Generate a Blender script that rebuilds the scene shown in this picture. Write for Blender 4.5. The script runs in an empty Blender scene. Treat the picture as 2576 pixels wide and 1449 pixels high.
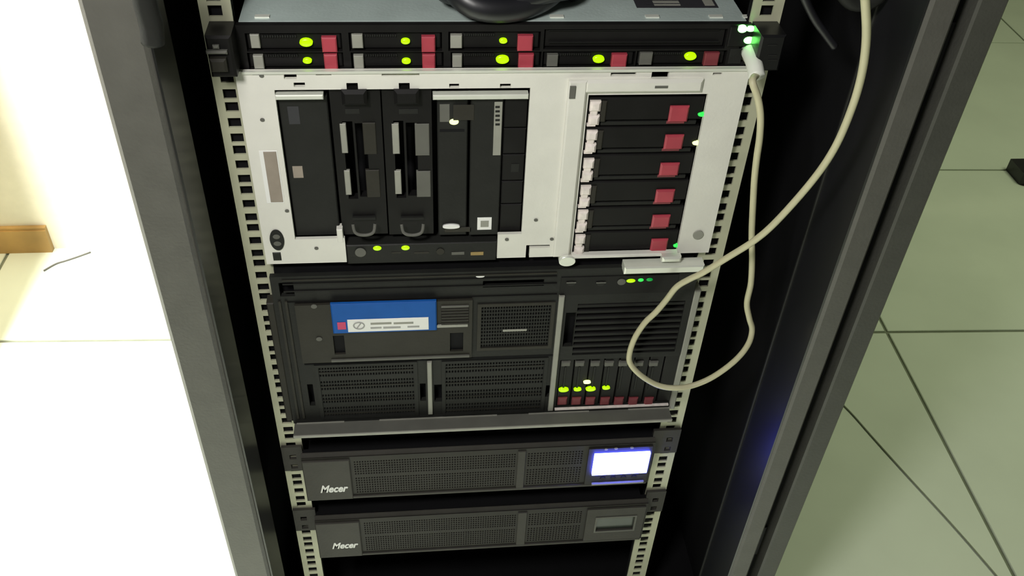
import bpy, bmesh, math, random
from mathutils import Vector, Matrix
random.seed(7)
SC = bpy.context.scene
COL = SC.collection
FZ = 0.93                       # height of the rack unit line used as origin above the floor

# ------------------------------------------------------------------ camera
def rmat(a, b, c):
    return Matrix.Rotation(a, 3, 'Z') @ Matrix.Rotation(b, 3, 'X') @ Matrix.Rotation(c, 3, 'Z')
FPX = 2350.1
CR = rmat(math.radians(-7.41429964), math.radians(49.20862323), math.radians(3.15649944))
CP = Vector((-0.07277621, -0.74372557, 0.42020422 + FZ))
cd = bpy.data.cameras.new('camera'); cam = bpy.data.objects.new('camera', cd); COL.objects.link(cam)
cam.matrix_world = Matrix.Translation(CP) @ CR.to_4x4()
cd.sensor_width = 36; cd.lens = 36 * FPX / 2576; cd.clip_start = 0.01
SC.camera = cam

# ------------------------------------------------------------------ world, lights, exposure
w = bpy.data.worlds.new('world'); SC.world = w; w.use_nodes = True
bg = w.node_tree.nodes['Background']
bg.inputs[0].default_value = (0.92, 1.0, 0.80, 1); bg.inputs[1].default_value = 0.05
def area(name, loc, to, size, power, col, spread=180, sy=None):
    l = bpy.data.lights.new(name, 'AREA'); l.energy = power; l.color = col; l.size = size
    if sy: l.shape = 'RECTANGLE'; l.size_y = sy
    l.spread = math.radians(spread)
    o = bpy.data.objects.new(name, l); COL.objects.link(o); o.location = loc
    o.rotation_euler = (Vector(to) - Vector(loc)).to_track_quat('-Z', 'Y').to_euler()
    return o
area('room_lamp', (-0.33, -0.70, 1.56), (-0.05, 0, 0.75), 0.16, 8.2, (1.0, 0.975, 0.93))
area('bright_side_lamp', (-0.948, 0.0, 2.15), (-0.75, 0.45, 0), 0.06, 92, (1.0, 0.985, 0.95), 150)
area('warm_side_fill', (-1.75, 1.25 - 0.55, 2.3), (-1.2, 0.85, 0.0), 0.25, 14, (1.0, 0.84, 0.60), 120)  # warm fill without a visible source, added for the shaded floor at left
area('aisle_fill', (1.9, 0.7, 2.45), (1.5, 0.8, 0), 0.9, 17, (0.92, 1.0, 0.66), 160)  # unseen fill added to brighten the floor right of the cabinet
SC.view_settings.view_transform = 'Standard'; SC.view_settings.look = 'None'
SC.view_settings.gamma = 1; SC.view_settings.use_curve_mapping = False
SC.view_settings.exposure = 0.0

# ------------------------------------------------------------------ helpers
def P(x, y, Y=0.0):             # photograph measurement -> point on the upright plane at depth Y
    d = CR @ Vector(((x - 1288) / FPX, -(y - 724.5) / FPX, -1))
    return CP + d * ((Y - CP.y) / d.y)
def G(x, y, Z=0.0):             # ... -> point on the level plane at height Z
    d = CR @ Vector(((x - 1288) / FPX, -(y - 724.5) / FPX, -1))
    return CP + d * ((Z - CP.z) / d.z)
def rc(x0, y0, x1, y1, Y=0.0):  # two measured corners -> upright rectangle (x0,x1,z0,z1)
    a = P(x0, y0, Y); b = P(x1, y1, Y)
    return (min(a.x, b.x), max(a.x, b.x), min(a.z, b.z), max(a.z, b.z))

def mat(name, col, rough=0.5, metal=0.0, emit=None, es=0.0, var=0.12, scale=40, bump=0.0, bscale=300, spec=0.5, coat=0.0):
    m = bpy.data.materials.new(name); m.use_nodes = True
    nt = m.node_tree; b = nt.nodes['Principled BSDF']
    b.inputs['Roughness'].default_value = rough; b.inputs['Metallic'].default_value = metal
    b.inputs['Specular IOR Level'].default_value = spec
    b.inputs['Coat Weight'].default_value = coat
    tc = nt.nodes.new('ShaderNodeTexCoord')
    n = nt.nodes.new('ShaderNodeTexNoise'); n.inputs['Scale'].default_value = scale; n.inputs['Detail'].default_value = 4
    nt.links.new(tc.outputs['Object'], n.inputs['Vector'])
    r = nt.nodes.new('ShaderNodeValToRGB')
    lo = [c * (1 - var) for c in col]; hi = [min(1, c * (1 + var)) for c in col]
    r.color_ramp.elements[0].color = (*lo, 1); r.color_ramp.elements[1].color = (*hi, 1)
    r.color_ramp.elements[0].position = 0.3; r.color_ramp.elements[1].position = 0.7
    nt.links.new(n.outputs['Fac'], r.inputs['Fac']); nt.links.new(r.outputs['Color'], b.inputs['Base Color'])
    if bump:
        n2 = nt.nodes.new('ShaderNodeTexNoise'); n2.inputs['Scale'].default_value = bscale
        nt.links.new(tc.outputs['Object'], n2.inputs['Vector'])
        bp = nt.nodes.new('ShaderNodeBump'); bp.inputs['Strength'].default_value = bump; bp.inputs['Distance'].default_value = 0.001
        nt.links.new(n2.outputs['Fac'], bp.inputs['Height']); nt.links.new(bp.outputs['Normal'], b.inputs['Normal'])
    if emit:
        b.inputs['Emission Color'].default_value = (*emit, 1); b.inputs['Emission Strength'].default_value = es
    return m

M = dict(
    post=mat('grey_painted_steel', (0.095, 0.092, 0.082), 0.45, bump=0.3, var=0.08, spec=0.4),
    door=mat('dark_grey_painted_steel', (0.060, 0.060, 0.052), 0.5, bump=0.3, var=0.08, spec=0.4),
    black=mat('black_painted_steel', (0.008, 0.008, 0.009), 0.32, var=0.1),
    gloss=mat('glossy_black_steel', (0.012, 0.012, 0.014), 0.32, 0.0, var=0.1, spec=1.0),
    inside=mat('black_interior', (0.006, 0.006, 0.007), 0.8, var=0.1, spec=0.2),
    rail=mat('zinc_cream_rail', (0.52, 0.52, 0.38), 0.42, 0.15, var=0.06, bump=0.1),
    white=mat('pale_grey_chassis', (0.76, 0.75, 0.69), 0.4, var=0.03, bump=0.15),
    bright=mat('bright_bare_metal', (0.80, 0.82, 0.74), 0.3, 0.3, var=0.05),
    cover=mat('bare_steel_cover', (0.44, 0.52, 0.50), 0.4, 0.05, var=0.12, scale=18, bump=0.2),
    dark=mat('black_plastic', (0.010, 0.0095, 0.0095), 0.42, var=0.15, spec=0.16),
    slate=mat('charcoal_plastic', (0.019, 0.0195, 0.018), 0.5, var=0.1, bump=0.2, spec=0.16),
    brown=mat('warm_charcoal_metal', (0.034, 0.032, 0.026), 0.5, var=0.1, bump=0.2, spec=0.16),
    grey=mat('grey_plastic', (0.13, 0.13, 0.115), 0.45, var=0.08, spec=0.16),
    lgrey=mat('light_grey_plastic', (0.30, 0.30, 0.26), 0.45, var=0.08),
    ups=mat('charcoal_bezel', (0.058, 0.055, 0.048), 0.48, var=0.08, bump=0.25, spec=0.16),
    upsg=mat('charcoal_grille', (0.032, 0.030, 0.026), 0.5, var=0.1, spec=0.16),
    red=mat('maroon_latch', (0.42, 0.050, 0.075), 0.4, var=0.1),
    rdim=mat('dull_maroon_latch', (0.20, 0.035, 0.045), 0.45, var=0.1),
    pinkw=mat('pale_pink_latch', (0.86, 0.78, 0.74), 0.35, var=0.15, scale=120),
    taupe=mat('taupe_sticker', (0.33, 0.28, 0.23), 0.6, var=0.12),
    blue=mat('blue_card', (0.010, 0.105, 0.42), 0.6, var=0.06, spec=0.2),
    label=mat('white_label', (0.88, 0.88, 0.86), 0.5, var=0.02),
    ink=mat('grey_print', (0.38, 0.38, 0.37), 0.6, var=0.1),
    ink2=mat('black_print', (0.03, 0.03, 0.035), 0.6, var=0.1),
    magenta=mat('magenta_mark', (0.62, 0.035, 0.14), 0.5, var=0.05),
    cable=mat('cream_cable', (0.58, 0.55, 0.36), 0.45, var=0.06, spec=0.4),
    plug=mat('white_plug', (0.80, 0.82, 0.74), 0.4, var=0.03),
    rubber=mat('black_rubber', (0.010, 0.010, 0.013), 0.4, var=0.2, spec=0.6),
    led=mat('lime_led', (0.1, 0.3, 0.0), 0.3, emit=(0.50, 1.0, 0.0), es=1.1, var=0),
    ledb=mat('bright_lime_led', (0.1, 0.3, 0.0), 0.3, emit=(0.50, 1.0, 0.02), es=5.0, var=0),
    ledy=mat('pale_yellow_led', (0.3, 0.3, 0.0), 0.3, emit=(0.85, 1.0, 0.35), es=2.2, var=0),
    ledw=mat('brilliant_green_led', (0.2, 0.5, 0.1), 0.3, emit=(0.18, 1.0, 0.16), es=9, var=0),
    ledg=mat('green_led', (0.0, 0.3, 0.05), 0.3, emit=(0.05, 0.9, 0.10), es=0.9, var=0),
    ledd=mat('faint_green_led', (0.0, 0.2, 0.03), 0.3, emit=(0.0, 0.35, 0.04), es=0.6, var=0),
    lcd=mat('lit_blue_screen', (0.1, 0.1, 0.3), 0.3, emit=(0.09, 0.11, 1.0), es=36, var=0),
    lcdoff=mat('unlit_screen', (0.05, 0.06, 0.05), 0.25, var=0.05),
    amber=mat('amber_print', (0.35, 0.24, 0.08), 0.5, var=0.1),
    tile=mat('glazed_white_tile', (0.72, 0.78, 0.65), 0.35, var=0.04, scale=6, bump=0.1, bscale=60),
    grout=mat('grey_grout', (0.20, 0.22, 0.155), 0.9, var=0.1),
    thin_tube=mat('dull_grey_line', (0.30, 0.33, 0.24), 0.8, var=0.1),
    wall=mat('cream_wall_paint', (0.78, 0.74, 0.60), 0.8, var=0.03, bump=0.2, bscale=80),
    wood=mat('brown_wood', (0.42, 0.26, 0.085), 0.5, var=0.25, scale=9),
    orange=mat('orange_plastic', (0.40, 0.12, 0.03), 0.5),
)

class MB:
    def __init__(s): s.v = []; s.f = []
    def box(s, x0, x1, y0, y1, z0, z1):
        n = len(s.v)
        s.v += [(x, y, z) for x in (x0, x1) for y in (y0, y1) for z in (z0, z1)]
        s.f += [tuple(n + i for i in q) for q in ((0, 1, 3, 2), (4, 6, 7, 5), (0, 4, 5, 1), (2, 3, 7, 6), (0, 2, 6, 4), (1, 5, 7, 3))]
        return s
    def cbox(s, x0, x1, y0, y1, z0, z1, c=0.001):      # box with chamfered front (low y) edges
        n = len(s.v)
        s.v += [(x0, y1, z0), (x1, y1, z0), (x1, y1, z1), (x0, y1, z1),
                (x0, y0 + c, z0), (x1, y0 + c, z0), (x1, y0 + c, z1), (x0, y0 + c, z1),
                (x0 + c, y0, z0 + c), (x1 - c, y0, z0 + c), (x1 - c, y0, z1 - c), (x0 + c, y0, z1 - c)]
        s.f += [tuple(n + i for i in q) for q in ((3, 2, 1, 0), (0, 1, 5, 4), (1, 2, 6, 5), (2, 3, 7, 6), (3, 0, 4, 7),
                (4, 5, 9, 8), (5, 6, 10, 9), (6, 7, 11, 10), (7, 4, 8, 11), (8, 9, 10, 11))]
        return s
    def holed(s, x0, x1, z0, z1, y0, y1, holes):        # upright plate with real rectangular openings
        q = lambda v: round(v, 6)
        xs = {q(x0), q(x1)}; zs = {q(z0), q(z1)}
        H = []
        for a, b, c, d in holes:
            a, b, c, d = max(a, x0), min(b, x1), max(c, z0), min(d, z1)
            if b <= a or d <= c: continue
            H.append((q(a), q(b), q(c), q(d))); xs |= {q(a), q(b)}; zs |= {q(c), q(d)}
        xs = sorted(xs); zs = sorted(zs); nx, nz = len(xs) - 1, len(zs) - 1
        keep = [[True] * nz for _ in range(nx)]
        xi = {v: i for i, v in enumerate(xs)}; zi = {v: i for i, v in enumerate(zs)}
        for a, b, c, d in H:
            for i in range(xi[a], xi[b]):
                for j in range(zi[c], zi[d]): keep[i][j] = False
        K = lambda i, j: 0 <= i < nx and 0 <= j < nz and keep[i][j]
        idx = {}
        def V(i, j, k):
            t = (i, j, k)
            if t not in idx: idx[t] = len(s.v); s.v.append((xs[i], (y0, y1)[k], zs[j]))
            return idx[t]
        for i in range(nx):
            for j in range(nz):
                if not K(i, j): continue
                s.f.append((V(i, j, 0), V(i + 1, j, 0), V(i + 1, j + 1, 0), V(i, j + 1, 0)))
                s.f.append((V(i, j, 1), V(i, j + 1, 1), V(i + 1, j + 1, 1), V(i + 1, j, 1)))
                if not K(i - 1, j): s.f.append((V(i, j, 0), V(i, j + 1, 0), V(i, j + 1, 1), V(i, j, 1)))
                if not K(i + 1, j): s.f.append((V(i + 1, j, 0), V(i + 1, j, 1), V(i + 1, j + 1, 1), V(i + 1, j + 1, 0)))
                if not K(i, j - 1): s.f.append((V(i, j, 0), V(i, j, 1), V(i + 1, j, 1), V(i + 1, j, 0)))
                if not K(i, j + 1): s.f.append((V(i, j + 1, 0), V(i + 1, j + 1, 0), V(i + 1, j + 1, 1), V(i, j + 1, 1)))
        return s
    def disc(s, cx, cz, rx, rz, y0, y1, n=20, dome=0.0):  # upright elliptical button, optional dome
        b = len(s.v)
        for k, (yy, sc) in enumerate(((y1, 1), (y0 + dome, 1), (y0, 0.6 if dome else 0.92))):
            for i in range(n):
                a = 2 * math.pi * i / n
                s.v.append((cx + rx * sc * math.cos(a), yy, cz + rz * sc * math.sin(a)))
        for k in (0, 1):
            for i in range(n):
                j = (i + 1) % n
                s.f.append((b + k * n + i, b + k * n + j, b + (k + 1) * n + j, b + (k + 1) * n + i))
        s.f.append(tuple(b + 2 * n + i for i in range(n)))
        s.f.append(tuple(b + n - 1 - i for i in range(n)))
        return s
    def tube(s, pts, r, n=10, sub=6):
        pts = [Vector(p) for p in pts]
        def cr(p0, p1, p2, p3, t):
            return 0.5 * ((2 * p1) + (p2 - p0) * t + (2 * p0 - 5 * p1 + 4 * p2 - p3) * t * t + (3 * p1 - p0 - 3 * p2 + p3) * t ** 3)
        path = []
        for i in range(len(pts) - 1):
            a = pts[max(i - 1, 0)]; d = pts[min(i + 2, len(pts) - 1)]
            for k in range(sub): path.append(cr(a, pts[i], pts[i + 1], d, k / sub))
        path.append(pts[-1])
        b = len(s.v); up = None
        for i, p in enumerate(path):
            t = (path[min(i + 1, len(path) - 1)] - path[max(i - 1, 0)]).normalized()
            if up is None: up = t.orthogonal().normalized()
            up = (up - t * up.dot(t)).normalized(); sd = t.cross(up)
            for k in range(n):
                a = 2 * math.pi * k / n
                s.v.append(tuple(p + up * (r * math.cos(a)) + sd * (r * math.sin(a))))
        for i in range(len(path) - 1):
            for k in range(n):
                l = (k + 1) % n
                s.f.append((b + i * n + k, b + i * n + l, b + (i + 1) * n + l, b + (i + 1) * n + k))
        s.f.append(tuple(b + n - 1 - k for k in range(n)))
        s.f.append(tuple(b + (len(path) - 1) * n + k for k in range(n)))
        return s
    def build(s, name, m, parent=None, smooth=False, label=None):
        off = Vector((0, 0, 0)); q = parent
        while q is not None: off += q.location; q = q.parent
        if parent is None:
            xs = [v[0] for v in s.v]; ys = [v[1] for v in s.v]; zs = [v[2] for v in s.v]
            off = Vector(((min(xs) + max(xs)) / 2, (min(ys) + max(ys)) / 2, min(zs)))
        me = bpy.data.meshes.new(name)
        me.from_pydata([(v[0] - off.x, v[1] - off.y, v[2] - off.z) for v in s.v], [], s.f)
        me.validate(); me.update()
        bm = bmesh.new(); bm.from_mesh(me); bmesh.ops.recalc_face_normals(bm, faces=bm.faces); bm.to_mesh(me); bm.free()
        if smooth:
            for p in me.polygons: p.use_smooth = True
        me.materials.append(m)
        o = bpy.data.objects.new(name, me); COL.objects.link(o)
        if parent is None: o.location = off
        else: o.parent = parent
        if label: o['label'] = label
        return o

def thing(name, label, cat, loc, group=None):
    o = bpy.data.objects.new(name, None); COL.objects.link(o); o.location = loc
    o.empty_display_size = 0.05
    o['label'] = label; o['category'] = cat
    if group: o['group'] = group
    return o
def tag(o, label, cat, group=None):
    o['label'] = label; o['category'] = cat
    if group: o['group'] = group
    return o
def plate(name, r, y0, y1, m, parent, c=0.0006, label=None):   # r = rectangle from rc()
    return MB().cbox(r[0], r[1], y0, y1, r[2], r[3], c).build(name, m, parent, label=label)
def led(x, y, Y, w, h, m, parent, name='status_light', label=None):
    p = P(x, y, Y); s = MB().disc(p.x, p.z, w / 2, h / 2, Y - 0.0012, Y + 0.002, 16, 0.0006)
    return s.build(name, m, parent, True, label)
def grille_holes(r, nx, nz, fill=0.6, gap_rows=()):
    x0, x1, z0, z1 = r; dx = (x1 - x0) / nx; dz = (z1 - z0) / nz; out = []
    for i in range(nx):
        for j in range(nz):
            if j in gap_rows: continue
            cx = x0 + (i + .5) * dx; cz = z0 + (j + .5) * dz
            out.append((cx - dx * fill / 2, cx + dx * fill / 2, cz - dz * fill / 2, cz + dz * fill / 2))
    return out

# ------------------------------------------------------------------ the room
PHI = math.radians(2.0)
def uv(u, v, z=0):              # floor grid axes are turned 2 degrees against the cabinet
    return Vector((CP.x + u * math.cos(PHI) + v * math.sin(PHI), CP.y - u * math.sin(PHI) + v * math.cos(PHI), z))
def touv(p):
    dx, dy = p.x - CP.x, p.y - CP.y
    return dx * math.cos(PHI) - dy * math.sin(PHI), dx * math.sin(PHI) + dy * math.cos(PHI)
va = touv(G(2400, 833))[1]; vb = touv(G(2450, 427))[1]; vd = touv(G(2530, 107))[1]
ua = (touv(G(2225, 812))[0] + touv(G(2540, 1440))[0]) / 2
T = 0.64
vr = [va - 3 * T, va - 2 * T, va - T, va, vb, vd, vd + T, vd + 2 * T]
ur = [ua + T * k + (0.36 if k > 0 else 0) for k in range(-6, 4)]
fm = MB()
x0, x1, y0, y1 = -4.2, 3.9, -2.6, 4.2
fm.box(x0, x1, y0, y1, -0.05, -0.004)
floor = fm.build('floor', M['grout']); floor['kind'] = 'structure'
floor.location = floor.location
def tile_mesh(u0, u1, v0, v1):
    g = 0.0034; b = MB(); c = 0.0012
    q = [(u0 + g, v0 + g), (u1 - g, v0 + g), (u1 - g, v1 - g), (u0 + g, v1 - g)]
    qi = [(u0 + g + c, v0 + g + c), (u1 - g - c, v0 + g + c), (u1 - g - c, v1 - g - c), (u0 + g + c, v1 - g - c)]
    b.v = [tuple(uv(u, v, -0.004)) for u, v in q] + [tuple(uv(u, v, -c)) for u, v in q] + [tuple(uv(u, v, 0)) for u, v in qi]
    b.f = [(3, 2, 1, 0)] + [(i, (i + 1) % 4, 4 + (i + 1) % 4, 4 + i) for i in range(4)] + [(4 + i, 4 + (i + 1) % 4, 8 + (i + 1) % 4, 8 + i) for i in range(4)] + [(8, 9, 10, 11)]
    return b
for i in range(len(ur) - 1):
    for j in range(len(vr) - 1):
        tile_mesh(ur[i], ur[i + 1], vr[j], vr[j + 1]).build('floor_tile', M['tile'], floor)

WY = 0.99
b = MB().box(-4.0, 0.30, WY, WY + 0.12, 0, 2.6); o = b.build('wall_back', M['wall']); o['kind'] = 'structure'
b = MB().box(-4.0, -0.890, WY - 0.014, WY, 0, 0.060).box(-4.0, -0.890, WY - 0.010, WY, 0.060, 0.066)
o = b.build('baseboard_back', M['wood']); o['kind'] = 'structure'
b = MB().box(-4.0, -0.917, 0.46, 0.60, 0, 2.6); o = b.build('shadow_blocker', M['wall']); o['kind'] = 'structure'  # unseen block added to cast the shadow edge on floor and back wall
b = MB().box(3.7, 3.82, -2.4, 4.0, 0, 2.6); o = b.build('wall_right', M['wall']); o['kind'] = 'structure'
b = MB().box(0.30, 3.7, 3.7, 3.82, 0, 2.6); o = b.build('wall_far', M['wall']); o['kind'] = 'structure'

# ------------------------------------------------------------------ cabinet
cab = thing('server_cabinet', 'tall black and grey server cabinet standing open on the tiled floor', 'cabinet', (0, 0.4, 0))
ZB, ZT = 0.0, 1.98
b = MB().cbox(-0.304, -0.262, -0.10, -0.045, 0.02, ZT, 0.004); b.build('front_post', M['post'], cab, label='grey front post on the left side of the cabinet')
b = MB().cbox(0.319, 0.3435, -0.10, -0.030, 0.02, ZT, 0.003); b.build('front_post', M['post'], cab, label='dark grey front post on the right side of the cabinet')
MB().box(0.3170, 0.3188, -0.0975, -0.030, 0.02, ZT).build('post_lining', M['gloss'], cab, label='glossy black inner face of the right post')
MB().cbox(0.3150, 0.3185, -0.0300, -0.0270, 0.02, ZT, 0.001).build('edge_bead', M['slate'], cab)
MB().box(-0.2618, -0.2600, -0.0975, -0.045, 0.02, ZT).build('post_lining', M['black'], cab)
MB().box(0.3435, 0.3575, -0.080, -0.05, 0.02, ZT).build('door_seal', M['inside'], cab, label='black gap seal between post and door')
dr = MB().cbox(0.3575, 0.382, -0.10, -0.066, 0.03, ZT - 0.01, 0.002).build('door', M['door'], cab, label='grey edge of the opened front door')
for zz in (0.30, 0.98, 1.66):
    MB().cbox(0.3440, 0.3565, -0.083, -0.0805, zz, zz + 0.06, 0.0008).build('hinge', M['black'], dr)
MB().box(-0.300, -0.292, -0.045, 0.90, 0.05, ZT).build('side_panel', M['inside'], cab)
MB().box(0.345, 0.353, -0.045, 0.90, 0.05, ZT).build('side_panel', M['inside'], cab)
MB().box(-0.292, 0.345, 0.892, 0.90, 0.05, ZT).build('rear_panel', M['inside'], cab)
MB().box(-0.304, 0.357, -0.045, 0.90, ZT, ZT + 0.03).build('top_panel', M['black'], cab)
MB().box(-0.292, 0.345, -0.045, 0.892, 0.03, 0.05).build('base_panel', M['inside'], cab)
for sx in (-0.28, 0.32):
    for sy in (0.0, 0.82):
        MB().disc(sx, 0.015, 0.02, 0.015, sy, sy + 0.03).build('foot', M['rubber'], cab)
U = 0.04445
def rail(xo, xi, hx):
    s = 1 if hx > 0 else -1
    H = []
    for k in range(-18, 21):
        for q in (0.00635, 0.022225, 0.0381):
            z = FZ - k * U - q
            H.append((hx - 0.0056, hx + 0.0056, z - 0.0047, z + 0.0047))
    b = MB().holed(min(xo, xi), max(xo, xi), 0.06, 1.90, 0.0, 0.0022, H)
    a, c = sorted((xo, xo - s * 0.002)); b.box(a, c, 0.0022, 0.045, 0.06, 1.90)
    b.build('mounting_rail', M['rail'], cab)
    a, c = sorted((xo - s * 0.0025, xi)); MB().box(a, c, 0.0065, 0.0095, 0.06, 1.90).build('rail_backing', M['inside'], cab)
rail(-0.2455, -0.2195, -0.2328)
rail(0.2470, 0.2195, 0.2328)

# ------------------------------------------------------------------ slim server at the top
Y1 = -0.004
YE = -0.028
zt, zb = FZ + 0.0725, FZ + 0.0285
s1 = thing('rack_server', 'slim black server at the top with a bare steel cover and eight red-latched drives', 'server', (0, 0.3, zb))
MB().box(-0.216, 0.2175, Y1 + .022, 0.66, zb, zt).box(-0.216, 0.2175, Y1 + .0065, Y1 + .022, zt - .0012, zt).build('cover', M['cover'], s1, label='bare steel top cover and case')
x0b, x1b = -0.2235, 0.2235
za, zc = zb + 0.0175, zt + 0.0115
za, zc = zb, zt - .0005
rows = {}
rects = []
colpx = [((615, 84), (862, 130), (866, 174)), ((876, 82), (1112, 129), (1116, 173)), ((1128, 80), (1358, 128), (1360, 172))]
bays = []
for a, m_, c in colpx:
    bays.append(rc(a[0], a[1], m_[0], m_[1] - 1, Y1)); bays.append(rc(a[0] + 6, m_[1] + 3, c[0], c[1], Y1))
bays.append(rc(1366, 130, 1594, 169, Y1)); bays.append(rc(1603, 128, 1822, 166, Y1))
optr = rc(1370, 74, 1822, 122, Y1)
MB().holed(-0.219, 0.221, za, zc, Y1, Y1 + .006, bays + [optr, rc(1862, 110, 1900, 155, Y1)]).build('bezel', M['dark'], s1)
MB().box(-0.2155, 0.2165, Y1 + .018, Y1 + .0215, za + .0005, zt - .002).build('bay_backing', M['inside'], s1)
redpx = [(808, 93, 849, 130), (814, 136, 851, 174), (1060, 91, 1095, 130), (1062, 136, 1095, 172), (1303, 89, 1339, 127), (1305, 136, 1341, 171), (1540, 136, 1574, 167), (1774, 132, 1804, 164)]
grypx = [(628, 86, 656, 120), (636, 139, 666, 172), (884, 86, 914, 120), (889, 139, 916, 171), (1133, 88, 1162, 120), (1138, 138, 1162, 168), (1377, 137, 1402, 166), (1611, 132, 1638, 162)]
ledpx = [(770, 107, 1.45), (773, 153, 1), (1020, 104, 1), (1022, 154, 1), (1266, 103, .9), (1264, 150, 1.5), (1506, 149, 1.35), (1737, 142, 1.4)]
for k, r in enumerate(bays):
    e = 0.0008; rr = (r[0] + e, r[1] - e, r[2] + e, r[3] - e)
    d = plate('drive_carrier', rr, Y1 + 0.003, Y1 + 0.0175, M['dark'], s1, 0.001)
    g = rc(*grypx[k], Y1); plate('eject_button', g, Y1 - 0.0015, Y1 + 0.004, M['lgrey'] if k < 6 else M['grey'], d)
    q = rc(*redpx[k], Y1); plate('latch', q, Y1 - 0.002, Y1 + 0.004, M['rdim'] if k in (7,) else M['red'], d, 0.001)
    x, y, sc = ledpx[k]; led(x, y, Y1, 0.0076 * sc, 0.0050 * sc, M['led'], d)
    vz0 = rr[2] + 0.0022; gx0 = g[1] + 0.002; gx1 = P(x, y, Y1).x - 0.007
    sl = MB()
    for t in range(14):
        xx = gx0 + (gx1 - gx0) * t / 14
        sl.box(xx, xx + (gx1 - gx0) / 14 * 0.6, Y1 + 0.0012, Y1 + 0.0035, rr[3] - 0.0035, rr[3] - 0.0018)
    sl.build('vent_ribs', M['slate'], d)
ob = plate('optical_bay', (optr[0] + .001, optr[1] - .001, optr[2] + .001, optr[3] - .001), Y1 + 0.003, Y1 + 0.0175, M['dark'], s1)
for yy in (76, 107):
    plate('trim_line', rc(1380, yy + 2, 1810, yy, Y1), Y1 + 0.0005, Y1 + 0.004, M['slate'], ob, 0.0001)
ear = plate('ear', rc(513, 92, 597, 196, YE), YE, 0.0, M['dark'], s1, 0.002, 'black left ear with a grey thumb latch')
plate('thumb_latch', rc(526, 148, 574, 181, YE - .004), YE - 0.006, YE, M['brown'], ear, 0.002)
plate('latch_bar', rc(517, 130, 572, 138, YE - .004), YE - 0.004, YE, M['grey'], ear, 0.001)
plate('latch_pip', rc(533, 117, 551, 126, YE - .004), YE - 0.003, YE, M['grey'], ear, 0.001)
ear = plate('ear', rc(1917, 90, 1958, 180, YE), YE, 0.0, M['black'], s1, 0.002)
for yy in (112, 138, 150):
    plate('trim_line', rc(1932, yy, 1954, yy + 3, YE), YE - 0.0006, YE + .001, M['slate'], ear, 0.0002)
cp = plate('light_panel', rc(1838, 66, 1912, 116, Y1), Y1 - 0.002, Y1, M['dark'], s1, 0.001)
Yc = Y1 - 0.002
led(1868, 73, Yc, 0.0085, 0.0065, M['ledw'], cp, label='brilliant green status light')
led(1889, 73, Yc, 0.0085, 0.0045, M['ledw'], cp)
led(1884, 101, Yc, 0.0095, 0.0065, M['ledw'], cp)
led(1911, 101, Yc + .002, 0.007, 0.005, M['ledd'], cp)
plate('port_frame', rc(1838, 122, 1862, 160, Y1), Y1 - 0.001, Y1, M['slate'], s1)
# label on the cover
def flat_on(name, x0, y0, x1, y1, z, m, parent, th=0.0004):
    a = G(x0, y0, z); c = G(x1, y1, z)
    return MB().box(min(a.x, c.x), max(a.x, c.x), min(a.y, c.y), max(a.y, c.y), z, z + th).build(name, m, parent)
st = flat_on('sticker', 1575, -40, 1808, 20, zt, M['ink2'], s1)
flat_on('sticker_text', 1625, -30, 1712, 14, zt + .0004, M['lgrey'], st)
flat_on('sticker_text', 1748, -30, 1798, 14, zt + .0004, M['lgrey'], st)
for k in range(4):
    a = G(1625, 10 - k * 8, zt + .0008); c = G(1712, 12 - k * 8 + 2, zt + .0008)
    MB().box(a.x, c.x, a.y, a.y + 0.0012, zt + .0008, zt + .0010).build('print_line', M['ink2'], st)
for px in (660, 1315, 1400, 1640, 1800, 1885):
    g = G(px, 42, zt); MB().box(g.x - .006, g.x + .006, g.y - .003, g.y + .002, zt, zt + .0012).build('cover_dimple', M['bright'], s1)

# ------------------------------------------------------------------ white-fronted server
YW = -0.010
wx0, wx1 = -0.2235, 0.2262
wz1, wz0 = P(1200, 176, YW).z, P(1000, 656, YW).z
s2 = thing('tower_server', 'wide pale-grey fronted server with black drive bays and six red-latched drives', 'server', (0, 0.3, wz0))
MB().box(-0.214, 0.216, 0.034, 0.70, wz0, zb - .0006).build('case', M['inside'], s2)
opA = rc(692, 228, 1322, 590, YW)
opA = (P(692, 241, YW).x, P(1334, 228, YW).x, P(1000, 596, YW).z, P(1000, 224, YW).z)
opC = (P(868, 610, YW).x, P(1252, 600, YW).x, P(1000, 654, YW).z - 0.004, P(1000, 596, YW).z)
opB = (P(1481, 239, YW).x, P(1782, 236, YW).x, P(1560, 642, YW).z, P(1600, 238, YW).z)
slots = [(635, 185, 663, 189), (713, 185, 747, 199), (794, 184, 834, 190), (960, 183, 1055, 191), (1537, 183, 1600, 191), (1641, 177, 1680, 203),
         (1794, 183, 1816, 189), (738, 208, 768, 219), (871, 209, 901, 226), (1003, 209, 1031, 226), (1130, 211, 1155, 221), (1258, 211, 1285, 221),
         (1324, 617, 1330, 660), (1330, 617, 1383, 623)]
holes = [opA, opB, opC] + [rc(*q, YW) for q in slots]
fr = MB().holed(wx0, wx1, wz0, wz1, YW, YW + 0.004, holes)
fr.build('front_frame', M['white'], s2)
MB().box(wx0 + .006, wx1, YW - 0.0015, YW + 0.001, wz1 - 0.0022, wz1 + 0.0002).build('top_edge', M['bright'], s2)
MB().box(wx0 + .001, wx0 + .003, YW + .004, .034, wz0 + .001, wz1 - .001).box(wx1 - .003, wx1 - .001, YW + .004, .034, wz0 + .001, wz1 - .001).box(wx0 + .01, wx1 - .012, 0.026, 0.034, wz0 + .002, wz1 - .004).build('bay_backing', M['inside'], s2)
for (x, y) in ((660, 301), (796, 624), (1348, 553), (1275, 602), (1757, 588), (1388, 601), (658, 190), (722, 530)):
    p = P(x, y, YW); MB().disc(p.x, p.z, .0020, .0017, YW - .0008, YW + .001, 12).build('screw', M['grey'], s2, True)
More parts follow.
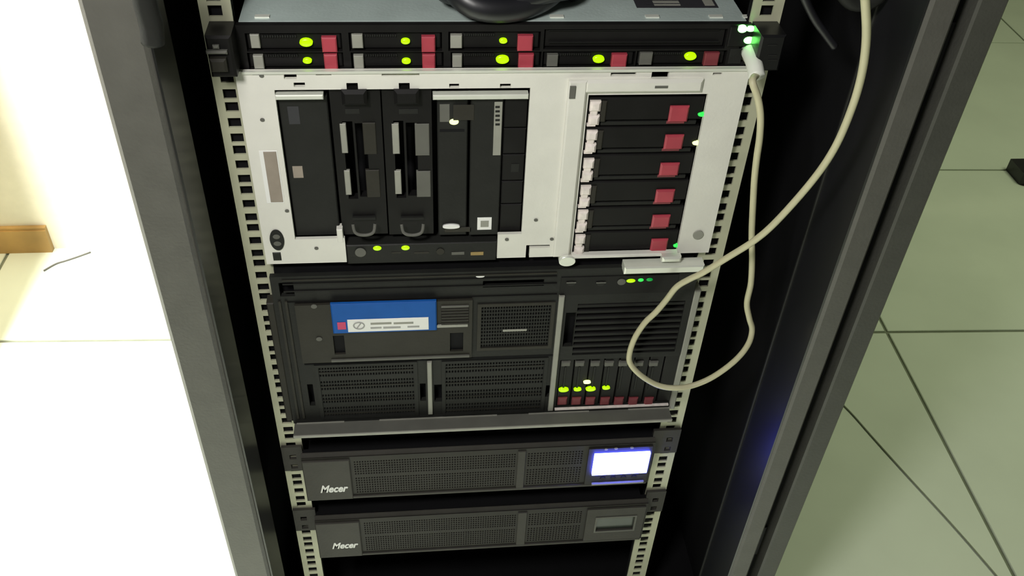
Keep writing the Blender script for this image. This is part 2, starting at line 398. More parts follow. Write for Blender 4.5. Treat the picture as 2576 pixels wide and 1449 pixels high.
p = P(1756, 590, YW); MB().disc(p.x, p.z, .0055, .0055, YW - .0012, YW + .001, 20).build('rivet', M['lgrey'], s2, True)
stk = plate('sticker', rc(651, 379, 716, 510, YW), YW - 0.0006, YW, M['label'], s2, 0.0001)
plate('sticker_field', rc(662, 381, 713, 507, YW), YW - 0.0010, YW - 0.0006, M['taupe'], stk, 0.0001)
p = P(697, 603, YW); bd = MB().disc(p.x, p.z, .0068, .0125, YW - .0010, YW, 28).build('oval_badge', M['slate'], s2, True, 'dark oval badge at the lower left corner')
for dz, rr_ in ((.0045, .0035), (-.004, .0038)):
    MB().disc(p.x, p.z + dz, rr_, .0028, YW - .0014, YW - .001, 16).build('badge_mark', M['grey'], bd, True)
plate('socket', rc(685, 635, 709, 655, YW), YW - 0.0008, YW, M['slate'], s2, 0.0008)
# bay contents, set back from the frame
YA = YW + 0.006
zA1 = opA[3] - 0.0005
def fromto(xl, yl, xr, yr): return rc(xl, yl, xr, yr, YA)
r = fromto(697, 243, 845, 592); bp_ = plate('blank_panel', (r[0], P(822, 243, YA).x, r[2], r[3]), YA, 0.026, M['slate'], s2, .001)
plate('faint_sticker', rc(722, 268, 756, 312, YA), YA - .0003, YA, M['ink2'], bp_, .0001)
plate('faint_sticker', rc(735, 418, 764, 447, YA), YA - .0003, YA, M['taupe'], bp_, .0001)
plate('bright_lip', rc(694, 229, 815, 240, YA), YW - .002, YA, M['bright'], s2, .0008)
plate('bright_lip', rc(1088, 229, 1327, 239, YA), YW - .002, YA, M['bright'], s2, .0008)
plate('notch_tab', rc(847, 568, 865, 600, YA), YW - .0005, YA + .004, M['white'], s2, .0005)
for k, (xl, xr, xlb, xrb) in enumerate(((828, 956, 860, 972), (960, 1085, 975, 1090))):
    a = P(xl, 236, YA); c = P(xr, 236, YA); lo = P(xlb, 590, YA)
    md = MB().holed(a.x, c.x, lo.z, opA[3], YA, YA + .010,
                    [(a.x + .009, a.x + .018, P(900, 500, YA).z, P(900, 305, YA).z), (a.x + .020, a.x + .030, P(900, 495, YA).z, P(900, 310, YA).z)]
                    ).build('power_module', M['dark'], s2)
    bars = ([(854, 311, 876, 384), (911, 308, 949, 387), (865, 428, 885, 489), (919, 427, 958, 495)],
            [(985, 311, 1006, 386), (1043, 311, 1081, 390), (992, 429, 1011, 487), (1047, 430, 1084, 494)])[k]
    for i, q in enumerate(bars):
        plate('vent_bar', rc(*q, YA), YA - .0012, YA + .002, (M['lgrey'], M['brown'] if k == 0 else M['grey'])[i % 2], md, .0006)
    cx = (a.x + c.x) / 2
    h = P((884, 1017)[k], 240, YW - .006)
    MB().cbox(cx - .011, cx + .011, YW - .004, YA, P(900, 262, YW).z, P(900, 224, YW).z, .003).build('release_latch', M['dark'], md)
    plate('worn_print', rc((868, 1003)[k], 274, (905, 1052)[k], 286, YA), YA - .0004, YA, M['slate'], md, .0001)
    g = P((917, 1038)[k], 572, YW)
    arc = [(g.x - .0105, YW - .004, g.z + .007), (g.x - .009, YW - .007, g.z), (g.x - .004, YW - .008, g.z - .0028), (g.x + .004, YW - .008, g.z - .0028), (g.x + .009, YW - .007, g.z), (g.x + .0105, YW - .004, g.z + .007)]
    MB().tube(arc, .0016).build('handle', M['grey'], md, True)
    MB().box(g.x - .011, g.x + .011, YA - .003, YA, g.z + .0065, g.z + .0095).build('handle_mount', M['slate'], md)
r = fromto(1098, 241, 1180, 592)
x_a, x_b = P(1100, 300, YA).x, P(1177, 300, YA).x
pz0, pz1 = P(1140, 592, YA).z, P(1140, 241, YA).z
dv = MB().cbox(x_a, x_b, YA, .026, pz0, pz1, .001).build('tape_drive', M['slate'], s2)
plate('drive_slot', rc(1106, 326, 1168, 331, YA), YA - .0004, YA, M['inside'], dv, .0001)
plate('pale_label', rc(1106, 262, 1131, 306, YA), YA - .0004, YA, M['grey'], dv, .0001)
plate('pale_label', rc(1140, 262, 1192, 300, YA), YA - .0016, YA - .0012, M['brown'], dv, .0001)
led(1142, 306, YA, .0085, .0060, M['ledy'], dv, label='pale yellow power light')
q = P(1135, 566, YA); MB().disc(q.x, q.z, .0085, .0023, YA - .0035, YA, 20).build('eject_button', M['label'], dv, True)
plate('eject_plate', rc(1118, 572, 1185, 582, YA), YA - .001, YA, M['brown'], dv, .0003)
x_c = P(1184, 300, YA).x; x_d = P(1265, 300, YA).x; x_e = opA[1] - .0005
od = MB().cbox(x_c, x_d, YA - .001, .026, pz0, pz1, .001).build('optical_drive', M['slate'], s2)
vs = plate('vertical_label', rc(1244, 256, 1259, 390, YA - .001), YA - .0014, YA - .001, M['lgrey'], od, .0001)
for k in range(5): plate('print_block', rc(1246, 266 + k * 11, 1257, 271 + k * 11, YA - .001), YA - .0017, YA - .0014, M['slate'], vs, .0001)
wl = plate('square_label', rc(1201, 547, 1236, 577, YA - .001), YA - .0014, YA - .001, M['label'], od, .0001)
plate('square_mark', rc(1209, 555, 1229, 570, YA - .001), YA - .0017, YA - .0014, M['lgrey'], wl, .0001)
zz = [P(1290, y, YA).z for y in (241, 322, 388, 455, 513, 589)]
for k in range(5):
    bl = MB().cbox(x_d + .0012, x_e, YA, .026, zz[k + 1] + .0006, zz[k] - .0006, .0008).build('blank_cover', M['dark'], s2)
    if k == 2: plate('pale_mark', rc(1286, 412, 1305, 432, YA), YA - .0004, YA, M['slate'], bl, .0001)
# control strip
r = (opC[0] + .0005, opC[1] - .0005, P(1000, 654, YA).z, P(1000, 607, YA).z)
cs = plate('control_panel', r, YW + .001, .026, M['slate'], s2, .001)
YC = YW + .001
q = P(907, 634, YC); MB().disc(q.x, q.z, .0055, .0055, YC - .0012, YC, 20).build('power_button', M['grey'], cs, True)
led(949, 624, YC, .0082, .0056, M['led'], cs); led(1020, 623, YC, .0082, .0056, M['led'], cs)
q = P(1108, 632, YC); MB().disc(q.x, q.z, .004, .004, YC - .0008, YC, 16).build('port', M['brown'], cs, True)
plate('usb_port', rc(1136, 634, 1168, 640, YC), YC - .0005, YC, M['grey'], cs, .0001)
plate('usb_port', rc(1184, 634, 1216, 641, YC), YC - .0005, YC, M['amber'], cs, .0001)
for (xa, xb) in ((985, 1008), (1042, 1080)): plate('small_print', rc(xa, 634, xb, 637, YC), YC - .0004, YC, M['brown'], cs, .0001)
# drive cage on the right
YB = YW - 0.005
cg = MB()
zBt, zBb = opB[3], opB[2]
xl_, xr_ = P(1428, 252, YB).x, opB[1] + .001
cg.cbox(xl_, P(1474, 252, YB).x, YB, YW + .002, P(1420, 648, YB).z, P(1450, 205, YB).z, .0015)
cg.cbox(P(1474, 252, YB).x - .002, P(1772, 205, YB).x, YB, YW + .002, P(1600, 236, YB).z, P(1600, 203, YB).z, .0025)
cg.cbox(P(1474, 252, YB).x - .004, xr_ - .001, YB, YW + .002, P(1560, 649, YB).z, P(1560, 641, YB).z, .001)
cgo = cg.build('drive_cage_frame', M['white'], s2)
q = P(1426, 654, YB); MB().disc(q.x, q.z, .0085, .0060, YB - .003, YW, 20).build('cage_knob', M['bright'], cgo, True)
MB().cbox(P(1568, 658, YB).x, P(1768, 652, YB).x, YB - .010, YB + .004, P(1660, 668, YB).z - .003, P(1660, 656, YB).z, .0015).build('cage_handle', M['bright'], cgo)
q = P(1688, 650, YB - .004); MB().cbox(q.x - .010, q.x + .010, YB - .008, YB, q.z - .003, q.z + .004, .002).build('handle_boss', M['bright'], cgo)
plate('cage_clip', rc(1434, 216, 1446, 247, YB), YB - .0015, YB, M['grey'], cgo, .0005)
plate('cage_slot', rc(1648, 216, 1680, 222, YB), YB - .0003, YB, M['grey'], cgo, .0001)
yr = [244, 318, 387, 454, 519, 580, 642]
lat = [(1482, 251, 1510, 310), (1473, 326, 1501, 379), (1464, 397, 1491, 450), (1459, 465, 1485, 515), (1454, 527, 1479, 577), (1447, 589, 1473, 636)]
rdp = [(1686, 265, 1727, 304), (1674, 338, 1714, 373), (1662, 409, 1704, 439), (1651, 476, 1692, 507), (1642, 540, 1681, 569), (1639, 600, 1675, 630)]
YD = YW + .003
for k in range(6):
    z1_ = P(1600, yr[k], YD).z - .0008; z0_ = P(1600, yr[k + 1], YD).z + .0008
    x0_ = opB[0] + .0008; x1_ = opB[1] - .0008
    h = z1_ - z0_
    d = MB().cbox(x0_, x1_, YD, .026, z0_ + h * .20, z1_, .001).build('drive_carrier', M['dark'], s2)
    MB().cbox(x0_ + .014, x1_ - .004, YD + .001, .02, z0_, z0_ + h * .13, .0004).build('carrier_ledge', M['slate'], d)
    a = rc(*lat[k], YD); lx0, lx1 = x0_ + .0015, x0_ + .0115
    MB().cbox(lx0, lx1, YD - .005, YD, a[2], a[2] + (a[3] - a[2]) * .40, .002).cbox(lx0 + .001, lx1 - .002, YD - .003, YD, a[2] + (a[3] - a[2]) * .36, a[2] + (a[3] - a[2]) * .62, .001).cbox(lx0, lx1, YD - .005, YD, a[2] + (a[3] - a[2]) * .58, a[3], .002).box(lx0 - .001, lx1 - .003, YD - .003, YD, a[2] - .0015, a[2] + .001).build('white_latch', M['pinkw'], d, label='pale pinkish-white latch')
    MB().cbox(lx1 + .0005, lx1 + .006, YD - .002, YD, a[2] + .002, a[3] - .001, .001).build('latch_spring', M['brown'], d)
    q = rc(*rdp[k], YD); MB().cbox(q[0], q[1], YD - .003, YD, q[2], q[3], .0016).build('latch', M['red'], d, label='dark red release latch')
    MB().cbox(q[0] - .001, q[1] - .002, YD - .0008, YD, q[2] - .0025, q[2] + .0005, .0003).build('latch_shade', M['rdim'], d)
for x, y, m_ in ((1766, 288, 'ledg'), (1752, 360, 'ledy'), (1703, 618, 'ledg')):
    led(x, y, YD - .001, .0078, .0040, M[m_], s2, 'drive_light')

# ------------------------------------------------------------------ dark server with the blue card
YS = -0.014
s3 = thing('storage_server', 'large dark charcoal server with a blue card and louvred grilles under the pale server', 'server', (0, 0.3, P(1000, 1056, 0).z))
sz1, sz0 = P(1100, 686, YS).z, P(1100, 1050, YS).z
MB().box(-0.2150, 0.2165, 0.004, 0.70, sz0, min(sz1, wz0 - .0006)).build('case', M['inside'], s3)
sx0, sx1 = P(690, 760, YS).x, P(1752, 735, YS).x
sx0 = -0.2225; sx1 = 0.2185
gmid = rc(1211, 771, 1378, 868, YS)
gl = rc(800, 924, 1045, 1038, YS); g2 = rc(1120, 914, 1359, 1029, YS)
gr = rc(1454, 765, 1697, 884, YS)
bay = (P(1395, 1024, YS).x + .001, P(1690, 1000, YS).x, P(1500, 1021, YS).z, P(1500, 903, YS).z)
HO = []
HO += grille_holes(gmid, 26, 12, .62)
HO += grille_holes(gl, 34, 15, .62, (3, 7, 11)); HO += grille_holes(g2, 34, 15, .62, (3, 7, 11))
HO += grille_holes(gr, 3, 9, .0)  # kept solid, louvres below
HO = [h for h in HO if h[1] - h[0] > 1e-5]
HO += [gr, bay]
ov = [(772, 967, 794, 1020), (1056, 965, 1072, 1008), (1092, 968, 1112, 1010), (1365, 970, 1382, 998), (1424, 787, 1440, 871),
      (1215, 707, 1368, 719), (700, 712, 742, 745)]
HO += [rc(*q, YS) for q in ov]
MB().holed(sx0, sx1, sz0, sz1, YS, YS + .006, HO).build('front_plate', M['slate'], s3)
MB().box(sx0 + .003, sx1 - .003, -.001, .004, sz0, sz1).build('grille_backing', M['inside'], s3)
for yy, m_ in ((697, 'brown'), (706, 'dark'), (724, 'dark'), (752, 'dark')):
    z = P(1000, yy, YS).z; MB().box(sx0 + .012, P(1400, yy, YS).x, YS - .0012, YS, z - .0008, z + .0006).build('rib', M[m_], s3)
z = P(1000, 908, YS).z; MB().box(sx0 + .022, P(1395, 905, YS).x, YS - .0005, YS, z - .001, z + .001).build('rib', M['inside'], s3)
for px_ in (712, 728): # folded edge at the left
    a = P(px_, 830, YS).x; MB().box(a, a + .0025, YS - .002, YS, sz0 + .01, P(700, 757, YS).z).build('edge_fold', M['brown'], s3)
for i in range(9):       # louvres on the right
    hz = (gr[3] - gr[2]) / 9; z = gr[2] + hz * (i + .5)
    MB().cbox(gr[0] - .001, gr[1] + .001, YS + .0008, YS + .005, z - hz * .32, z + hz * .32, .001).build('louvre', M['dark'], s3)
# left service panel
sp = MB()
x0_, x1_ = P(741, 760, YS).x, P(1188, 757, YS).x
sp.holed(x0_, x1_, P(900, 903, YS).z, P(900, 758, YS).z, YS - .004, YS, [rc(837, 845, 870, 891, YS - .004), rc(1132, 838, 1165, 883, YS - .004)])
spo = sp.build('service_panel', M['brown'], s3)
for q_ in ((837, 845, 870, 891), (1132, 838, 1165, 883)):
    a = rc(*q_, YS - .004); MB().box(a[0] + .0002, a[1] - .0002, YS - .0012, YS - .0002, a[2] + .0002, a[3] - .0002).build('finger_recess', M['inside'], spo)
MB().box(P(834, 895, YS).x, P(1180, 892, YS).x, YS - .006, YS - .004, P(1000, 896, YS).z, P(1000, 892, YS).z + .0005).build('lower_edge', M['grey'], spo)
YL = YS - .004
for k in range(7):
    MB().cbox(P(1110, 800, YL).x, P(1179, 800, YL).x, YL - .0014, YL, P(1140, 771 + k * 7.2, YL).z - .001, P(1140, 768 + k * 7.2, YL).z, .0004).build('louvre', M['grey'] if k == 0 else M['brown'], spo)
plate('bright_strip', rc(1098, 816, 1177, 820, YL), YL - .0016, YL, M['lgrey'], spo, .0003)
for x, y in ((790, 770), (803, 852)):
    q = P(x, y, YL); MB().disc(q.x, q.z, .0032, .0028, YL - .001, YL, 14).build('screw', M['grey'], spo, True)
YT = YL - .004
bc = MB().cbox(P(830, 765, YT).x, P(1098, 760, YT).x, YT, YL, P(960, 837, YT).z, P(960, 763, YT).z, .0012).build('blue_card', M['blue'], s3, label='bright blue card with a white label')
wl = MB().cbox(P(873, 804, YT).x, P(1078, 798, YT).x, YT - .0006, YT, P(970, 832, YT).z, P(970, 801, YT).z, .0003).build('white_label', M['label'], bc, label='white label strip with faint print')
plate('magenta_mark', rc(848, 811, 871, 828, YT), YT - .0005, YT, M['magenta'], bc, .0001)
MB().disc(P(903, 819, YT).x, P(903, 819, YT).z, .0058, .0050, YT - .0009, YT - .0006, 20).build('round_mark', M['lgrey'], wl, True) if False else None
q = P(903, 818, YT); mk = MB()
for (a0, rr_) in ((0, .0055),):
    pts = [(q.x + rr_ * math.cos(t * math.pi / 8), YT - .0008, q.z + rr_ * .85 * math.sin(t * math.pi / 8)) for t in range(17)]
    mk.tube(pts, .0007, 6, 2)
mk.tube([(q.x - .002, YT - .0008, q.z - .003), (q.x, YT - .0008, q.z), (q.x + .002, YT - .0008, q.z + .003)], .0006, 6, 2)
old = wl; mk.build('round_logo', M['ink'], bc)
for (xa, xb, yy) in ((932, 960, 822), (964, 1008, 821), (1025, 1055, 819), (932, 985, 811), (990, 1040, 810)):
    plate('print_line', rc(xa, yy, xb, yy + 3.2, YT), YT - .0008, YT - .0006, M['ink'] if yy > 815 else M['lgrey'], bc, .00005)
# middle drive grille panel edge
gp = gmid; e = .004
MB().holed(gp[0] - e, gp[1] + e, gp[2] - e, gp[3] + e, YS - .0015, YS, [gp]).build('grille_frame', M['brown'], s3)
plate('grille_mark', rc(1265, 829, 1325, 832, YS), YS - .0006, YS + .001, M['lgrey'], s3, .0002)
for r_ in (gl, g2):
    MB().holed(r_[0] - .004, r_[1] + .004, r_[2] - .004, r_[3] + .004, YS - .0015, YS, [r_]).build('grille_frame', M['slate'], s3)
    for k in range(4):
        z = r_[2] + (r_[3] - r_[2]) * (0.05 + .28 * k)
        MB().box(r_[0], r_[1], YS - .0006, YS, z, z + .0008).build('grille_rib', M['brown'], s3)
# pale vertical bars
MB().cbox(P(1406, 742, YS).x, P(1420, 742, YS).x, YS - .004, YS, P(1388, 1028, YS).z, P(1412, 741, YS).z, .0008).build('pale_bar', M['lgrey'], s3, label='long pale upright bar left of the drive bay')
MB().cbox(P(1074, 908, YS).x, P(1086, 908, YS).x, YS - .004, YS, P(1084, 1037, YS).z, P(1080, 907, YS).z, .0008).build('pale_bar', M['lgrey'], s3, label='short pale upright bar between the lower grilles')
MB().cbox(P(1395, 1026, YS).x, P(1680, 1016, YS).x, YS - .003, YS, P(1500, 1024, YS).z, P(1500, 1021, YS).z, .0003).build('bay_sill', M['pinkw'], s3)
MB().cbox(0.2195, 0.2268, YS, -.0005, P(1692, 1030, YS).z, P(1745, 733, YS).z, .001).build('ear_bracket', M['lgrey'], s3, label='pale right-hand ear bracket')
MB().cbox(-0.2300, -0.2225, YS, .0, sz0 + .004, sz1 - .035, .001).build('ear_bracket', M['brown'], s3)
# drives in the lower right bay
tops = [1424, 1459, 1498, 1533, 1568, 1608, 1645]; reds = [1415, 1450, 1485, 1522, 1557, 1593, 1632]
pw = (bay[1] - bay[0]) / 8.0
for k in range(8):
    xx = bay[0] + pw * k
    d = MB().cbox(xx + .0005, xx + pw - .0005, YS + .002, -.001, bay[2] + .0005, bay[3] - .0005, .001).build('drive_carrier', M['dark'], s3)
    if k < 7:
        q = P(reds[k], 1010, YS); t = P(tops[k], 915, YS)
        MB().cbox(t.x - .0052, t.x + .0052, YS - .001, YS + .003, t.z - .004, t.z + .003, .001).build('handle_cap', M['grey'], d)
        MB().cbox(q.x - .0055, q.x + .0055, YS - .001, YS + .003, q.z - .006, q.z + .006, .0015).build('latch', M['rdim'], d)
        MB().cbox(t.x - .0008, t.x + .0014, YS + .0005, YS + .003, q.z + .02, t.z - .006, .0003).build('lever', M['slate'], d)
for x, y, sc in ((1418, 981, 1.3), (1453, 980, 1), (1486, 979, 1.3), (1525, 976, 1)):
    led(x, y, YS, .0090 * sc, .0050 * sc, M['led'], s3, 'drive_light')
led(1477, 962, YS, .0085, .0042, M['ledy'], s3, 'drive_light')
# top status strip
plate('small_cover', rc(1412, 697, 1700, 733, YS), YS - .001, YS, M['dark'], s3, .0004)
for x in (1437, 1512):
    q = P(x, 713, YS - .001); MB().disc(q.x, q.z, .0042, .0030, YS - .0018, YS - .001, 16).build('button', M['slate'], s3, True)
    plate('button_mark', rc(x - 12, 709, x + 12, 711, YS - .001), YS - .0022, YS - .0016, M['grey'], s3, .0001)
q = P(1563, 707, YS); MB().disc(q.x, q.z, .0045, .0040, YS - .002, YS, 16).build('button', M['grey'], s3, True)
led(1587, 706, YS - .001, .0095, .0048, M['led'], s3); led(1612, 704, YS - .001, .0060, .0042, M['ledg'], s3); led(1634, 703, YS - .001, .0070, .0042, M['ledd'], s3)
q = P(1208, 694, YS); MB().disc(q.x, q.z, .0045, .0016, YS - .001, YS, 14).build('white_mark', M['label'], s3, True)
# bottom ledge
lz = P(1000, 1055, YS).z
front = G(1200, 1076, lz).y
lb = MB().box(-0.2215, 0.2195, front, YS + .002, lz - .004, lz)
lb.build('bottom_ledge', M['grey'], s3)
MB().cbox(-0.2215, 0.2195, front - .0015, front, lz - .0035, lz + .0006, .0004).build('ledge_edge', M['lgrey'], s3, label='pale front edge of the bottom ledge')
for a, c in ((746, 865), (955, 1250), (1328, 1479), (1574, 1681)):
    xa = P(a, 1062, YS).x; xb = P(c, 1050, YS).x
    MB().box(xa, xb, YS - .0015, YS, lz, lz + .0013).build('ledge_line', M['lgrey'], s3)

# ------------------------------------------------------------------ the two battery units
def text_mesh(txt, size, ext):
    c = bpy.data.curves.new('logo', 'FONT'); c.body = txt; c.size = size; c.extrude = ext; c.shear = 0.35; c.offset = size * 0.03
    o = bpy.data.objects.new('logo_tmp', c); COL.objects.link(o)
    dg = bpy.context.evaluated_depsgraph_get(); dg.update()
    me = bpy.data.meshes.new_from_object(o.evaluated_get(dg))
    COL.objects.unlink(o); bpy.data.objects.remove(o)
    return me
def ups(label, tl, bl_, tr, br, split, logo, ga, gb, lcd, lit):
    YU = -0.018
    x0, x1 = P(*tl, YU).x, P(*tr, YU).x; z1 = (P(*tl, YU).z + P(*tr, YU).z) / 2; z0 = (P(*bl_, YU).z + P(*br, YU).z) / 2
    t = thing('battery_backup', label, 'power supply', (0, 0.25, z0), 'rack battery units at the bottom')
    MB().box(-0.2135, 0.2135, 0.0, 0.48, z0 + .001, z1 - .010).build('case', M['inside'], t)
    A = rc(*ga, YU); B = rc(*gb, YU)
    mid = (A[2] + A[3]) / 2
    A = (A[0], A[1], z0 + .008, z1 - .012); B = (B[0], B[1], z0 + .008, z1 - .012)
    S = rc(*lcd, YU)
    H = grille_holes(A, 62, 14, .55, (7,)) + grille_holes(B, 19, 14, .55, (7,))
    H.append(S)
    MB().holed(x0, x1, z0, z1 - .004, YU, YU + .004, H).build('front_bezel', M['upsg'], t)
    MB().box(x0, x1, YU + .004, 0, z1 - .0095, z1 - .008).build('lid', M['inside'], t)
    MB().box(x0, x1, YU + .004, 0, z0, z0 + .002).box(x0, x0 + .002, YU + .004, 0, z0 + .002, z1 - .0095).box(x1 - .002, x1, YU + .004, 0, z0 + .002, z1 - .0095).build('bezel_rim', M['upsg'], t)
    MB().box(x0 + .003, x1 - .003, -.006, -.002, z0 + .003, z1 - .007).build('grille_backing', M['inside'], t)
    s = MB(); n = len(s.v)                     # sloped top bevel
    s.v += [(x0, YU, z1 - .006), (x1, YU, z1 - .006), (x1, YU + .005, z1), (x0, YU + .005, z1), (x0, YU + .006, z1), (x1, YU + .006, z1), (x0, YU + .006, z1 - .006), (x1, YU + .006, z1 - .006)]
    s.f += [(0, 1, 2, 3), (3, 2, 5, 4), (4, 5, 7, 6), (0, 6, 7, 1), (0, 3, 4, 6), (1, 7, 5, 2)]
    s.build('top_bevel', M['ups'], t)
    xs_ = P(split, (tl[1] + bl_[1]) / 2, YU).x
    MB().cbox(x0, xs_, YU - .003, YU, z0, z1 - .007, .001).build('smooth_panel', M['ups'], t, label='smooth blank panel carrying the maker name')
    MB().cbox(A[1] + .002, B[0] - .002, YU - .002, YU, z0 + .002, z1 - .007, .0008).build('pillar', M['ups'], t)
    MB().cbox(x0, x1 - .002, YU - .0022, YU, z0, z0 + .0045, .0006).build('lower_rim', M['ups'], t)
    m2 = (A[2] + A[3]) / 2
    MB().cbox(B[1] + .004, x1, YU - .0018, YU, z0 + .005, z1 - .007, .0006).build('side_rim', M['upsg'], t) if False else None
    fx0, fx1 = B[1] + .006, x1 - .003
    MB().holed(fx0, fx1, z0 + .005, z1 - .008, YU - .0025, YU, [S]).build('display_surround', M['upsg'] if lit else M['ups'], t)
    sc = MB().box(S[0], S[1], YU - .0060 if lit else YU + .0005, YU + .002, S[2], S[3]).build('screen', M['lcd'] if lit else M['lcdoff'], t, label='glowing pale blue screen' if lit else 'unlit grey screen')
    q = rc(*logo, YU - .003)
    me = text_mesh('Mecer', 0.0125, .0003)
    xs = [v.co.x for v in me.vertices]; ys = [v.co.y for v in me.vertices]
    sx = (q[1] - q[0]) / (max(xs) - min(xs)); sz = (q[3] - q[2]) / (max(ys) - min(ys))
    for v in me.vertices:
        x, y, z = v.co
        v.co = (q[0] + (x - min(xs)) * sx - t.location.x, YU - .0032 - z - t.location.y, q[2] + (y - min(ys)) * sz - t.location.z)
    me.materials.clear(); me.materials.append(M['label'])
    lo = bpy.data.objects.new('logo', me); COL.objects.link(lo); lo.parent = t; lo['label'] = 'white italic maker name'
    if lit:
        for a in ((1520, 1126, 1529, 1131), (1545, 1124, 1555, 1128), (1585, 1122, 1592, 1126)):
            MB().disc(P(a[0], a[1], YU).x + .002, P(a[0], a[1], YU).z, .0022, .0014, YU - .0036, YU - .002, 12).build('indicator', M['lgrey'], t, True)
        r_ = rc(1487, 1211, 1617, 1206, YU)
        MB().cbox(r_[0], r_[1], YU - .0055, YU - .0025, r_[2] - .0005, r_[2] + .0022, .0006).build('button_strip', M['lgrey'], t)
        for k in range(4):
            cx = r_[0] + (r_[1] - r_[0]) * (.2 + .2 * k); MB().disc(cx, r_[2] + .010, .0035, .003, YU - .0036, YU - .0025, 14).build('button', M['dark'], t, True)
    else:
        MB().holed(S[0] - .0025, S[1] + .0025, S[2] - .0025, S[3] + .0025, YU - .0036, YU - .0025, [S]).build('screen_trim', M['grey'], t)
        r_ = (S[0], S[1], S[2] - .012, S[2] - .009)
    for sgn, xe, xi in ((-1, -0.2445, x0), (1, 0.2462, x1)):
        a, c = sorted((xe, xi)); hz = z1 - .002
        ex = sorted((xe, xe - sgn * .0015))
        H = [(xe - sgn * .0165, xe - sgn * .0085, hz - .018, hz - .010), (xe - sgn * .0165, xe - sgn * .0085, hz - .036, hz - .028)]
        H = [(min(h[0], h[1]), max(h[0], h[1]), h[2], h[3]) for h in H]
        MB().holed(a, c, hz - .040, hz + .004, -.0045, -.0005, H).build('ear', M['ups'], t)
    return t
ups('upper charcoal battery unit with a glowing blue screen', (756, 1146), (776, 1256), (1650, 1112), (1643, 1213), 884, (804, 1222, 877, 1236),
    (887, 1150, 1293, 1227), (1328, 1133, 1457, 1217), (1495, 1137, 1624, 1180), True)
ups('lower charcoal battery unit with its small screen dark', (790, 1303), (806, 1396), (1632, 1266), (1614, 1358), 908, (834, 1366, 902, 1377),
    (912, 1298, 1293, 1379), (1331, 1280, 1454, 1365), (1502, 1300, 1590, 1327), False)

# ------------------------------------------------------------------ cream cable and its plug
uc = thing('usb_cable', 'cream cable looping down from the lit port of the slim top server', 'cable', P(1890, 600, -.04))
pp = P(1881, 124, Y1)
plug = MB()
plug.tube([(pp.x, Y1 + .01, pp.z), (pp.x, Y1 - .004, pp.z), (pp.x, Y1 - .006, pp.z)], .0045, 12, 2)
plug.tube([(pp.x, Y1 - .004, pp.z), (pp.x + .0005, Y1 - .020, pp.z - .003), (pp.x + .001, Y1 - .032, pp.z - .010)], .0072, 14, 4)
plug.build('plug', M['plug'], uc, True, 'white moulded plug')
cp_ = [(1893, 205, -.048), (1906, 245, -.052), (1913, 290, -.054), (1911, 345, -.054), (1904, 395, -.052), (1898, 450, -.048), (1894, 520, -.045), (1891, 592, -.042), (1892, 650, -.04),
       (1889, 712, -.04), (1879, 762, -.04), (1885, 800, -.04), (1892, 830, -.04), (1881, 868, -.045), (1848, 908, -.05), (1795, 947, -.05), (1745, 969, -.05), (1700, 976, -.05),
       (1655, 969, -.045), (1612, 944, -.042), (1586, 915, -.038), (1584, 888, -.036), (1597, 850, -.034), (1622, 812, -.033), (1650, 785, -.033), (1675, 756, -.033), (1702, 722, -.036), (1735, 702, -.042),
       (1768, 686, -.050), (1830, 648, -.062), (1898, 605, -.075), (1954, 556, -.088), (2040, 459, -.10), (2098, 375, -.11), (2140, 280, -.12), (2167, 190, -.13), (2179, 100, -.14), (2177, 10, -.15), (2168, -90, -.16), (2150, -220, -.16)]
pts = [Vector((pp.x + .001, Y1 - .030, pp.z - .009))] + [P(*q) for q in cp_]
MB().tube(pts, .0032, 10, 6).build('thin_tube', M['cable'], uc, True)

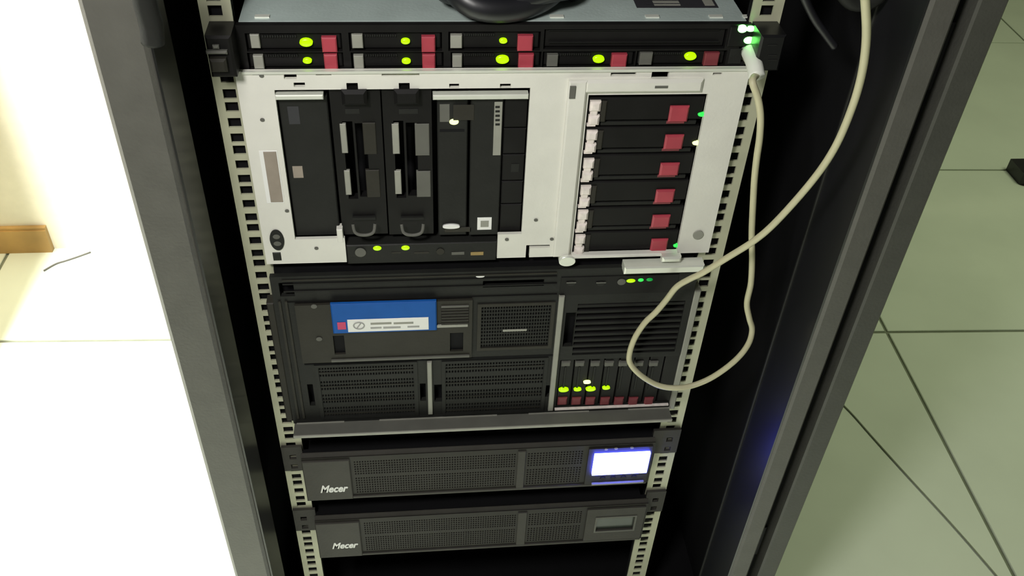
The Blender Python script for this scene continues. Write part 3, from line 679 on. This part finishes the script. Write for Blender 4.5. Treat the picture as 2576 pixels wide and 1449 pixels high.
# ------------------------------------------------------------------ black cables
cc = thing('coiled_cable', 'thick black cable coiled in a heap on the steel cover of the top server', 'cable', (G(1280, 20, zt).x, G(1280, 20, zt).y, zt))
c0 = G(1280, 25, zt + .01)
L, Wd = .058, .034
path = []
for i in range(0, 60):
    a = i * 2 * math.pi / 18
    k = 1 - i * 0.004
    path.append((c0.x + .002 + L * k * math.cos(a) * (1 + .06 * math.sin(i * .7)), c0.y + .030 + Wd * k * math.sin(a) + .004 * math.sin(i), zt + .0112 + .0125 * (i / 18) * .85 + .002 * math.sin(i * 1.3)))
MB().tube(path, .0085, 10, 3).build('coil', M['rubber'], cc, True)
pa = [(c0.x - .045, c0.y + .055, zt + .035), (c0.x - .052, c0.y + .02, zt + .032), (c0.x - .03, c0.y - .004, zt + .016), (c0.x + .01, c0.y + .002, zt + .012), (c0.x + .045, c0.y + .03, zt + .02), (c0.x + .05, c0.y + .08, zt + .035)]
MB().tube(pa, .0115, 12, 6).build('sleeve', M['rubber'], cc, True)
hb = MB().tube([P(352, -150, -.118), P(356, -60, -.118), P(366, 10, -.118), P(380, 60, -.118), P(385, 108, -.118)], .0080, 12, 5)
ho = hb.build('hanging_strap', M['slate'], None, True)
tag(ho, 'dull dark cable end hanging in front of the left post at the top', 'cable')
hb = MB().tube([P(1980, -160, -.03), P(2015, -30, -.03), P(2045, 40, -.03), P(2078, 88, -.03), P(2100, 118, -.03)], .0035, 10, 5)
tag(hb.build('black_cable', M['rubber'], None, True), 'thin black cable hanging behind the cream cable at upper right', 'cable')
hb = MB().tube([P(2060, -120, -.04), P(2110, -40, -.04), P(2150, 5, -.04), P(2205, -10, -.04), P(2260, -90, -.04)], .0075, 12, 5)
tag(hb.build('grey_cable', M['slate'], None, True), 'thick olive-grey cable sagging into the top edge behind the cream cable', 'cable')

# ------------------------------------------------------------------ small things on the floor
pts = [G(*q, .002) for q in ((110, 681), (140, 664), (165, 656), (195, 646), (228, 634))]
tag(MB().tube(pts, .0018, 8, 5).build('wire_offcut', M['grey'], None, True), 'short bent wire lying on the brightly lit floor left of the cabinet', 'wire')
pts = [G(*q, .002) for q in ((2118, 1015), (2150, 1048), (2200, 1105), (2290, 1205), (2400, 1325), (2500, 1440), (2570, 1525))]  # faint diagonal floor line, built as a thin grey tube
tag(MB().tube(pts, .0014, 8, 5).build('floor_line', M['thin_tube'], None, True), 'thin faint grey line running diagonally across the floor right of the cabinet', 'thin_tube')
p0 = G(2598, 458, 0)
pg = thing('adapter', 'small dark adapter lying on the floor at the right edge', 'adapter', p0)
MB().cbox(p0.x - .045, p0.x + .055, p0.y - .02, p0.y + .06, 0, .035, .01).build('body', M['rubber'], pg)
MB().tube([(p0.x - .020, p0.y - .012, .012), (p0.x - .012, p0.y - .045, .010), (p0.x + .015, p0.y - .10, .010)], .009, 10, 5).build('lead', M['orange'], pg, True)
